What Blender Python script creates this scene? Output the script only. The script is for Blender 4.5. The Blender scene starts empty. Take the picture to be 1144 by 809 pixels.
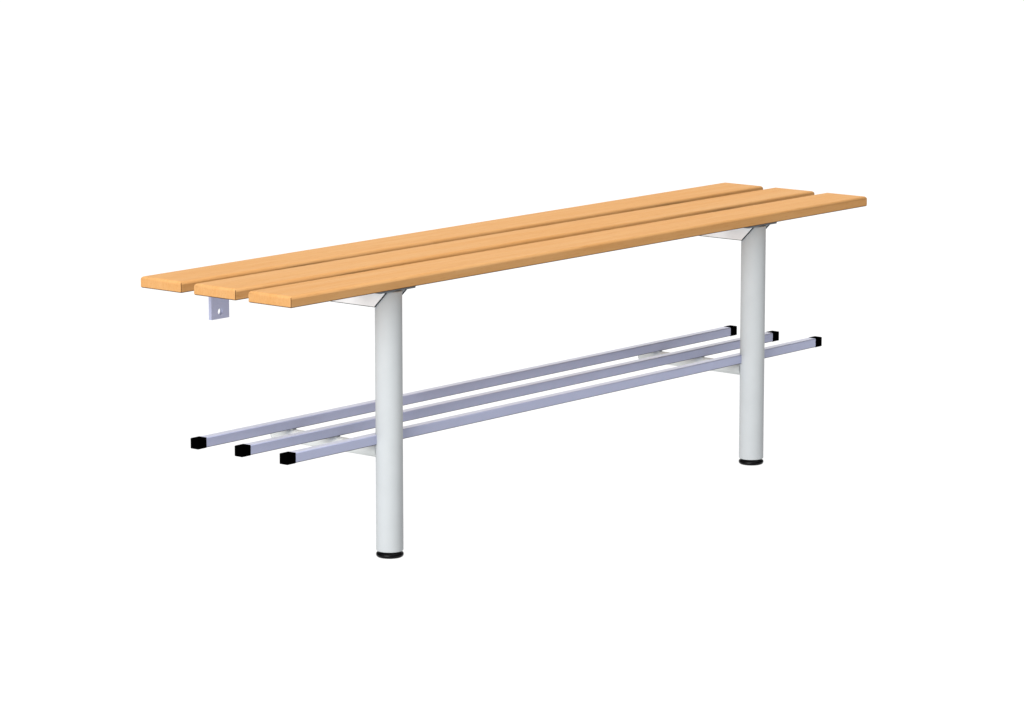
import bpy, bmesh, math
from mathutils import Vector

C = bpy.context.scene.collection
PI = math.pi

# ------------------------------------------------------------------ dimensions (metres)
L = 1.5                      # bench length
H = 0.4496                   # seat height
W, GAP, T = 0.0877, 0.0265, 0.0176      # plank width, gap, thickness
ZB = H - T                   # underside of the planks
LEG_X = (0.2731, 1.2269)
LEG_Y = 0.0498
LEG_R = 0.02136
RAIL_Y0, RAIL_PITCH = 0.0587, 0.0944
RAIL_W, RAIL_H, RAIL_Z = 0.0157, 0.0160, 0.1795
RAIL_X0, RAIL_X1, CAP = 0.0501, 1.4499, 0.0199


# ------------------------------------------------------------------ materials
def new_mat(name):
    m = bpy.data.materials.new(name)
    m.use_nodes = True
    return m, m.node_tree.nodes, m.node_tree.links, m.node_tree.nodes['Principled BSDF']


def ramp(nodes, stops):
    r = nodes.new('ShaderNodeValToRGB')
    e = r.color_ramp.elements
    while len(e) < len(stops):
        e.new(0.5)
    for el, (p, c) in zip(e, stops):
        el.position = p
        el.color = (*c, 1)
    return r


def wood_mat(name, tint):
    m, n, l, b = new_mat(name)
    tc = n.new('ShaderNodeTexCoord')
    info = n.new('ShaderNodeObjectInfo')
    off = n.new('ShaderNodeVectorMath'); off.operation = 'SCALE'
    off.inputs[0].default_value = (3.1, 7.3, 5.7)
    l.new(info.outputs['Random'], off.inputs['Scale'])
    add = n.new('ShaderNodeVectorMath')
    l.new(tc.outputs['Object'], add.inputs[0]); l.new(off.outputs[0], add.inputs[1])

    def noise(scale, detail, rough=0.55):
        mp = n.new('ShaderNodeMapping'); mp.inputs['Scale'].default_value = scale
        l.new(add.outputs[0], mp.inputs['Vector'])
        t = n.new('ShaderNodeTexNoise'); t.inputs['Scale'].default_value = 1
        t.inputs['Detail'].default_value = detail; t.inputs['Roughness'].default_value = rough
        l.new(mp.outputs[0], t.inputs['Vector'])
        return t
    broad = noise((1.6, 45, 30), 3)
    fine = noise((9, 260, 110), 3, 0.6)
    fleck = noise((45, 520, 420), 2)
    base = ramp(n, [(0.30, [c * k for c, k in zip(tint, (0.985, 0.95, 0.88))]),
                    (0.70, [c * k for c, k in zip(tint, (1.01, 1.04, 1.10))])])
    l.new(broad.outputs['Fac'], base.inputs[0])

    def darken(src, fac_node, lo, hi, dark):
        r = ramp(n, [(lo, dark), (hi, (1, 1, 1))])
        l.new(fac_node.outputs['Fac'], r.inputs[0])
        mx = n.new('ShaderNodeMix'); mx.data_type = 'RGBA'; mx.blend_type = 'MULTIPLY'
        mx.inputs[0].default_value = 1
        l.new(src, mx.inputs[6]); l.new(r.outputs[0], mx.inputs[7])
        return mx.outputs[2]
    col = darken(base.outputs[0], fine, 0.30, 0.60, (0.94, 0.89, 0.82))
    col = darken(col, fleck, 0.28, 0.42, (0.90, 0.85, 0.78))
    l.new(col, b.inputs['Base Color'])
    b.inputs['Roughness'].default_value = 0.6
    b.inputs['Specular IOR Level'].default_value = 0.02
    bp = n.new('ShaderNodeBump'); bp.inputs['Strength'].default_value = 0.08
    bp.inputs['Distance'].default_value = 0.0006
    l.new(fine.outputs['Fac'], bp.inputs['Height']); l.new(bp.outputs[0], b.inputs['Normal'])
    return m


def paint_mat(name, col, rough=0.5, spec=0.3, metal=0.0, var=0.02):
    """Powder coat / metal with a barely visible mottling and orange peel."""
    m, n, l, b = new_mat(name)
    tc = n.new('ShaderNodeTexCoord')
    t = n.new('ShaderNodeTexNoise'); t.inputs['Scale'].default_value = 24; t.inputs['Detail'].default_value = 4
    l.new(tc.outputs['Object'], t.inputs['Vector'])
    r = ramp(n, [(0.3, [c * (1 - var) for c in col]), (0.7, [c * (1 + var) for c in col])])
    l.new(t.outputs['Fac'], r.inputs[0]); l.new(r.outputs[0], b.inputs['Base Color'])
    b.inputs['Roughness'].default_value = rough
    b.inputs['Specular IOR Level'].default_value = spec
    b.inputs['Metallic'].default_value = metal
    t2 = n.new('ShaderNodeTexNoise'); t2.inputs['Scale'].default_value = 900
    l.new(tc.outputs['Object'], t2.inputs['Vector'])
    bp = n.new('ShaderNodeBump'); bp.inputs['Strength'].default_value = 0.03
    bp.inputs['Distance'].default_value = 0.0003
    l.new(t2.outputs['Fac'], bp.inputs['Height']); l.new(bp.outputs[0], b.inputs['Normal'])
    return m


WOOD = wood_mat('beech wood', (0.510, 0.276, 0.109))
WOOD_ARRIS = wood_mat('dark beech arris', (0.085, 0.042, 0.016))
WHITE = paint_mat('light grey powder coat', (0.43, 0.452, 0.464), 0.5, 0.08)
PLATE = paint_mat('brightened white powder coat', (0.79, 0.80, 0.815), 0.5, 0.1)  # leg white lifted to make up for light lost under the seat
TUBE = paint_mat('rack bearer powder coat', (0.56, 0.58, 0.575), 0.5, 0.08)
FLANGE = paint_mat('grey steel bearer', (0.13, 0.15, 0.17), 0.6, 0.1)
DARK_RIM = paint_mat('shaded plate rim', (0.035, 0.04, 0.045), 0.6, 0.1)  # shade of the cut faces and edge lines painted onto the plate rims
STEEL = paint_mat('lilac grey rail lacquer', (0.355, 0.378, 0.520), 0.30, 0.5)
STEEL.node_tree.nodes['Principled BSDF'].inputs['Specular Tint'].default_value = (0.76, 0.80, 1.0, 1)
STEEL_EDGE = paint_mat('dark rail edge line', (0.085, 0.085, 0.11), 0.5, 0.1)  # dark line drawn along the lower rail edges
BLACK = paint_mat('black plastic', (0.0005, 0.0005, 0.0005), 0.6, 0.0)
RUBBER = paint_mat('black glossy rubber', (0.0015, 0.0015, 0.002), 0.3, 0.12)


# ------------------------------------------------------------------ mesh helpers
def obj(name, bm, mats, parent=None, loc=(0, 0, 0), smooth=False):
    bmesh.ops.recalc_face_normals(bm, faces=bm.faces[:])
    me = bpy.data.meshes.new(name)
    bm.to_mesh(me); bm.free()
    for m in (mats if isinstance(mats, (list, tuple)) else [mats]):
        me.materials.append(m)
    o = bpy.data.objects.new(name, me)
    C.objects.link(o)
    o.parent = parent
    o.location = loc
    if smooth:
        for p in me.polygons:
            p.use_smooth = True
    return o


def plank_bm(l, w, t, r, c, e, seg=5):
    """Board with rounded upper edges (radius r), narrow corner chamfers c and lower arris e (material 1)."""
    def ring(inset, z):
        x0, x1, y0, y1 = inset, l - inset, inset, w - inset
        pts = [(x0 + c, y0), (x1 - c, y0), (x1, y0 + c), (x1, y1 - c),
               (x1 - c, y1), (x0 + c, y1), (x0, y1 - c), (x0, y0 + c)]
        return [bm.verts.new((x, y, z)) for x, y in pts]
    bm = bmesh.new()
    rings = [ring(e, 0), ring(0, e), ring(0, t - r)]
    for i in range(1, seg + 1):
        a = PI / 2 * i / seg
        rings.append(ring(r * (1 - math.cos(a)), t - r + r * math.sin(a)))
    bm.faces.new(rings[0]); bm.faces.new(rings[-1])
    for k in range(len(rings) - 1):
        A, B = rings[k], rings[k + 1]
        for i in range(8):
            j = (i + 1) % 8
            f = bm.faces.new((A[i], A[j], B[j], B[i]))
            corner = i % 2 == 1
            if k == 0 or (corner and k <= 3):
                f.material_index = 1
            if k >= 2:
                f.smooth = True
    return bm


def rbox_bm(x0, x1, y0, y1, z0, z1, bev=0.001, seg=2):
    bm = bmesh.new()
    bmesh.ops.create_cube(bm, size=1)
    for v in bm.verts:
        v.co = Vector(((x0 + x1) / 2 + v.co.x * (x1 - x0), (y0 + y1) / 2 + v.co.y * (y1 - y0),
                       (z0 + z1) / 2 + v.co.z * (z1 - z0)))
    if bev:
        bmesh.ops.bevel(bm, geom=bm.edges[:], offset=bev, segments=seg, profile=0.5, affect='EDGES')
    return bm


def lathe_bm(profile, n=96, axis='z', caps=True):
    """profile: list of (radius, height)."""
    bm = bmesh.new()
    rings = []
    for r, h in profile:
        rg = []
        for i in range(n):
            a = 2 * PI * i / n
            p = (r * math.cos(a), r * math.sin(a), h) if axis == 'z' else (r * math.cos(a), h, r * math.sin(a))
            rg.append(bm.verts.new(p))
        rings.append(rg)
    for A, B in zip(rings, rings[1:]):
        for i in range(n):
            j = (i + 1) % n
            f = bm.faces.new((A[i], A[j], B[j], B[i])); f.smooth = True
    if caps:
        bm.faces.new(rings[0]); bm.faces.new(rings[-1])
    return bm


def extrude_x(bm, poly, x0, x1, mat=0, rim_mat=0, edge=0.0):
    """Solid of the y/z polygon between x0 and x1; both outer faces get a narrow bevel (rim_mat)."""
    n = len(poly)

    def inset(pts, d):
        out = []
        for i in range(n):
            p0, p1, p2 = Vector(pts[i - 1]), Vector(pts[i]), Vector(pts[(i + 1) % n])
            d1, d2 = (p1 - p0).normalized(), (p2 - p1).normalized()
            n1, n2 = Vector((-d1.y, d1.x)), Vector((-d2.y, d2.x))
            bis = (n1 + n2).normalized()
            out.append(p1 + bis * d / max(0.3, bis.dot(n1)))
        return out
    rings = [[bm.verts.new((x, q[0], q[1])) for q in pts] for x, pts in (
        (x0, inset(poly, edge)), (x0 + edge * 0.6, poly), (x1 - edge * 0.6, poly), (x1, inset(poly, edge)))]
    for A, B in zip(rings, rings[1:]):
        for i in range(n):
            j = (i + 1) % n
            f = bm.faces.new((A[i], A[j], B[j], B[i])); f.material_index = rim_mat
    for rg in (rings[0], rings[-1]):
        f = bm.faces.new(rg); f.material_index = mat


def copy_tree(o, parent, loc):
    c = o.copy(); C.objects.link(c); c.parent = parent; c.location = loc
    for ch in list(o.children):
        d = ch.copy(); C.objects.link(d); d.parent = c
    return c


# ------------------------------------------------------------------ setting
# added translucent floor, lit through from below to stay white and shadowless
fl_m = bpy.data.materials.new('shadowless backlit floor')
fl_m.use_nodes = True
n, l = fl_m.node_tree.nodes, fl_m.node_tree.links
n.remove(n['Principled BSDF'])
tr = n.new('ShaderNodeBsdfTranslucent'); tr.inputs['Color'].default_value = (0.97, 0.97, 0.97, 1)
df = n.new('ShaderNodeBsdfDiffuse')
tc = n.new('ShaderNodeTexCoord')
t = n.new('ShaderNodeTexNoise'); t.inputs['Scale'].default_value = 0.8; t.inputs['Detail'].default_value = 5
l.new(tc.outputs['Object'], t.inputs['Vector'])
r = ramp(n, [(0.3, (0.80, 0.80, 0.80)), (0.7, (0.84, 0.84, 0.84))])
l.new(t.outputs['Fac'], r.inputs[0]); l.new(r.outputs[0], df.inputs['Color'])
ms = n.new('ShaderNodeMixShader'); ms.inputs[0].default_value = 0.06
l.new(tr.outputs[0], ms.inputs[1]); l.new(df.outputs[0], ms.inputs[2])
l.new(ms.outputs[0], n['Material Output'].inputs['Surface'])
bm = bmesh.new()
bmesh.ops.create_grid(bm, x_segments=1, y_segments=1, size=90)
floor = obj('floor', bm, fl_m)
floor['kind'] = 'structure'

# ------------------------------------------------------------------ the bench
bench = bpy.data.objects.new('bench', None)
C.objects.link(bench)
bench['label'] = 'slatted wooden bench on two white tubular legs with a three-bar shoe rack below'
bench['category'] = 'bench'

# seat: three beech planks
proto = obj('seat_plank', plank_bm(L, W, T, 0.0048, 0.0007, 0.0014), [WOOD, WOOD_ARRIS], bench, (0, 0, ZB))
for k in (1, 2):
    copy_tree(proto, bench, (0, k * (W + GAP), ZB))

# legs with black levelling feet
leg = obj('leg', lathe_bm([(LEG_R - 0.0018, 0.0102), (LEG_R - 0.0006, 0.0106), (LEG_R, 0.0120),
                           (LEG_R, 0.42), (LEG_R, 0.4222)]), WHITE, bench, (LEG_X[0], LEG_Y, 0))
obj('foot', lathe_bm([(0.0170, 0.0), (0.0192, 0.0004), (0.0209, 0.0016), (0.0217, 0.0034), (0.0218, 0.0050), (0.0212, 0.0066),
                      (0.0199, 0.0078), (0.0182, 0.0086), (0.0174, 0.0094), (0.0172, 0.0106)]), RUBBER, leg)
copy_tree(leg, bench, (LEG_X[1], LEG_Y, 0))

# seat supports: a flat bearer under the planks with two cheek plates straddling the leg
ZF = 0.4224
bm = rbox_bm(-0.042, 0.042, 0.030, 0.298, ZF, ZB - 0.0002, 0.0012, 2)
sup = obj('seat_support', bm, FLANGE, bench, (LEG_X[0], 0, 0))
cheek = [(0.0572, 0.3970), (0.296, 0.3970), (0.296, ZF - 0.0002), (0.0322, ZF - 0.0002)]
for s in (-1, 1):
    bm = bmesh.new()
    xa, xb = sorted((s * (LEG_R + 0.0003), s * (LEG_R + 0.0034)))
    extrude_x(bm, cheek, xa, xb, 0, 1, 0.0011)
    obj('side_plate', bm, [PLATE, DARK_RIM], sup)
copy_tree(sup, bench, (LEG_X[1], 0, 0))

# wall brackets: drilled angle plates behind the seat
def bracket_bm():
    x0, x1, y0, y1, z0, z1 = -0.020, 0.020, 0.3105, 0.3165, 0.3630, ZB - 0.0002
    hz, hr = 0.3745, 0.0055
    bm = bmesh.new()
    N = 32
    sides = []
    for y in (y0, y1):
        outer = [bm.verts.new((x, y, z)) for x, z in ((x1, hz), (x1, z1), (x0, z1), (x0, z0), (x1, z0))]
        hole = [bm.verts.new((hr * math.cos(2 * PI * i / N), y, hz + hr * math.sin(2 * PI * i / N))) for i in range(N)]
        sides.append((outer, hole))
        # face pieces between the hole and the rectangle
        per = []
        for i in range(N):
            a = 2 * PI * i / N
            dx, dz = math.cos(a), math.sin(a)
            t_ = min([s for s in ((x1 / dx) if dx > 1e-9 else 9, (x0 / dx) if dx < -1e-9 else 9,
                                  ((z1 - hz) / dz) if dz > 1e-9 else 9, ((z0 - hz) / dz) if dz < -1e-9 else 9)])
            per.append(bm.verts.new((dx * t_, y, hz + dz * t_)))
        for v in outer:
            bm.verts.remove(v)
        corners = [(x1, z1), (x0, z1), (x0, z0), (x1, z0)]
        cv = [bm.verts.new((x, y, z)) for x, z in corners]
        ang = lambda v: math.atan2(v.co.z - hz, v.co.x) % (2 * PI)
        ring = per[:]
        full = sorted(ring + cv, key=ang)
        for i in range(N):
            j = (i + 1) % N
            a0, a1 = ang(per[i]), ang(per[j])
            if a1 <= a0:
                a1 += 2 * PI
            mid = [v for v in cv if a0 + 1e-6 < ang(v) < a1 - 1e-6]
            bm.faces.new([hole[i], per[i]] + mid + [per[j], hole[j]])
        sides[-1] = (full, hole)
    (fa, ha), (fb, hb) = sides
    for A, B in ((fa, fb), (ha, hb)):
        m_ = len(A)
        for i in range(m_):
            j = (i + 1) % m_
            bm.faces.new((A[i], A[j], B[j], B[i]))
    # tongue screwed under the rear plank
    q = rbox_bm(x0, x1, 0.240, y0 - 0.0003, ZB - 0.0062, ZB - 0.0003, 0.0006, 1)
    tmp = bpy.data.meshes.new('tongue'); q.to_mesh(tmp); q.free()
    bm.from_mesh(tmp); bpy.data.meshes.remove(tmp)
    bmesh.ops.remove_doubles(bm, verts=bm.verts[:], dist=1e-6)
    return bm

br = obj('wall_bracket', bracket_bm(), STEEL, bench, (0.1688, 0, 0))
copy_tree(br, bench, (L - 0.1688, 0, 0))

# rack: cross tubes from each leg carry three square rails with black end caps
TR, TZ = 0.0112, 0.1667
bm = lathe_bm([(TR - 0.001, 0.2938), (TR, 0.2932), (TR, 0.2926), (TR, LEG_Y + LEG_R - 0.001)], 64, 'y')
for f in bm.faces:
    if f.calc_center_median().y > 0.2927 and len(f.verts) == 4:
        f.material_index = 1
tube = obj('rack_bearer', bm, [TUBE, FLANGE], bench, (LEG_X[0], 0, TZ))
for k in range(3):
    y = RAIL_Y0 + k * RAIL_PITCH
    obj('rail_weld', rbox_bm(-0.005, 0.005, y + 0.004, y + RAIL_W - 0.003, TR - 0.0014, RAIL_Z - TZ - 0.0001, 0.0005, 1), TUBE, tube)
copy_tree(tube, bench, (LEG_X[1], 0, TZ))


def rail_bm():
    bm = bmesh.new()
    r, seg = 0.0013, 3
    x0, x1 = RAIL_X0 + CAP - 0.002, RAIL_X1 - CAP + 0.002
    pts, e = [], 0.0014
    for cy, cz, a0 in ((RAIL_W - r, RAIL_H - r, 0), (r, RAIL_H - r, 90), (e, e, 180), (RAIL_W - e, e, 270)):
        rr = r if a0 < 180 else e
        s_ = seg if a0 < 180 else 1
        for i in range(s_ + 1):
            a = math.radians(a0 + 90 * i / s_)
            pts.append((cy + rr * math.cos(a), cz + rr * math.sin(a), a0))
    A = [bm.verts.new((x0, p[0], p[1])) for p in pts]
    B = [bm.verts.new((x1, p[0], p[1])) for p in pts]
    m_ = len(pts)
    for i in range(m_):
        j = (i + 1) % m_
        f = bm.faces.new((A[i], A[j], B[j], B[i]))
        if pts[i][2] == pts[j][2]:
            if pts[i][2] >= 180:
                f.material_index = 1
            else:
                f.smooth = True
    bm.faces.new(A); bm.faces.new(B)
    return bm


rail = obj('rack_rail', rail_bm(), [STEEL, STEEL_EDGE], bench, (0, RAIL_Y0, RAIL_Z))
g = 0.0004
for x0, x1 in ((RAIL_X0, RAIL_X0 + CAP), (RAIL_X1 - CAP, RAIL_X1)):
    obj('end_cap', rbox_bm(x0, x1, -g, RAIL_W + g, -g, RAIL_H + g, 0.0012, 2), BLACK, rail)
for k in (1, 2):
    copy_tree(rail, bench, (0, RAIL_Y0 + k * RAIL_PITCH, RAIL_Z))

# ------------------------------------------------------------------ light
UNDER, ZENITH, BACK, KEY = 1.09, 7.2, 1.9, 1.42
w = bpy.data.worlds.new('World'); bpy.context.scene.world = w; w.use_nodes = True
n, l = w.node_tree.nodes, w.node_tree.links
bg = n['Background']
tc = n.new('ShaderNodeTexCoord')


def math_node(op, a, b_=None, c_=None):
    q = n.new('ShaderNodeMath'); q.operation = op
    for i, v in enumerate((a, b_, c_)):
        if v is None:
            continue
        if isinstance(v, (int, float)):
            q.inputs[i].default_value = v
        else:
            l.new(v, q.inputs[i])
    return q.outputs[0]


def lobe(d, power, k):
    dp = n.new('ShaderNodeVectorMath'); dp.operation = 'DOT_PRODUCT'
    l.new(tc.outputs['Generated'], dp.inputs[0]); dp.inputs[1].default_value = Vector(d).normalized()
    return math_node('MULTIPLY', math_node('POWER', math_node('MAXIMUM', dp.outputs['Value'], 0.0), power), k)


sx = n.new('ShaderNodeSeparateXYZ'); l.new(tc.outputs['Generated'], sx.inputs[0])
below = math_node('LESS_THAN', sx.outputs['Z'], 0.0)
above = math_node('SUBTRACT', 1.0, below)
up = math_node('ADD', lobe((0, 0, 1), 8, ZENITH), lobe((0.76, 0.63, 0.21), 22, BACK))  # second lobe is added to put a sheen on the rail tops
tot = math_node('ADD', math_node('MULTIPLY', up, above), math_node('MULTIPLY', below, UNDER))
bg.inputs['Color'].default_value = (1, 1, 1, 1)
l.new(tot, bg.inputs['Strength'])

D = 20.0
ld = bpy.data.lights.new('key_softbox', 'AREA')
ld.shape = 'DISK'; ld.size = 14
el, az = math.radians(13), math.radians(14)
kd = Vector((-math.cos(el) * math.cos(az), -math.cos(el) * math.sin(az), math.sin(el)))
ld.energy = KEY * PI * PI * D * D
lo = bpy.data.objects.new('key_softbox', ld); C.objects.link(lo)
lo.location = Vector((L / 2, 0.15, 0.3)) + kd * D
lo.rotation_euler = kd.to_track_quat('Z', 'Y').to_euler()

# ------------------------------------------------------------------ camera
cd = bpy.data.cameras.new('camera')
cd.sensor_width = 36; cd.sensor_fit = 'HORIZONTAL'
cd.lens = 4254.374 / 1144 * 36
cd.clip_start = 0.05; cd.clip_end = 500
co = bpy.data.objects.new('camera', cd); C.objects.link(co)
co.location = (-4.07607, -3.82342, 1.32581)
co.rotation_euler = (PI / 2 - 0.17293, 0, -0.87604)
sc = bpy.context.scene
sc.camera = co
sc.view_settings.view_transform = 'Standard'
sc.view_settings.look = 'None'
sc.view_settings.exposure = 0
sc.view_settings.gamma = 1
sc.cycles.max_bounces = 8
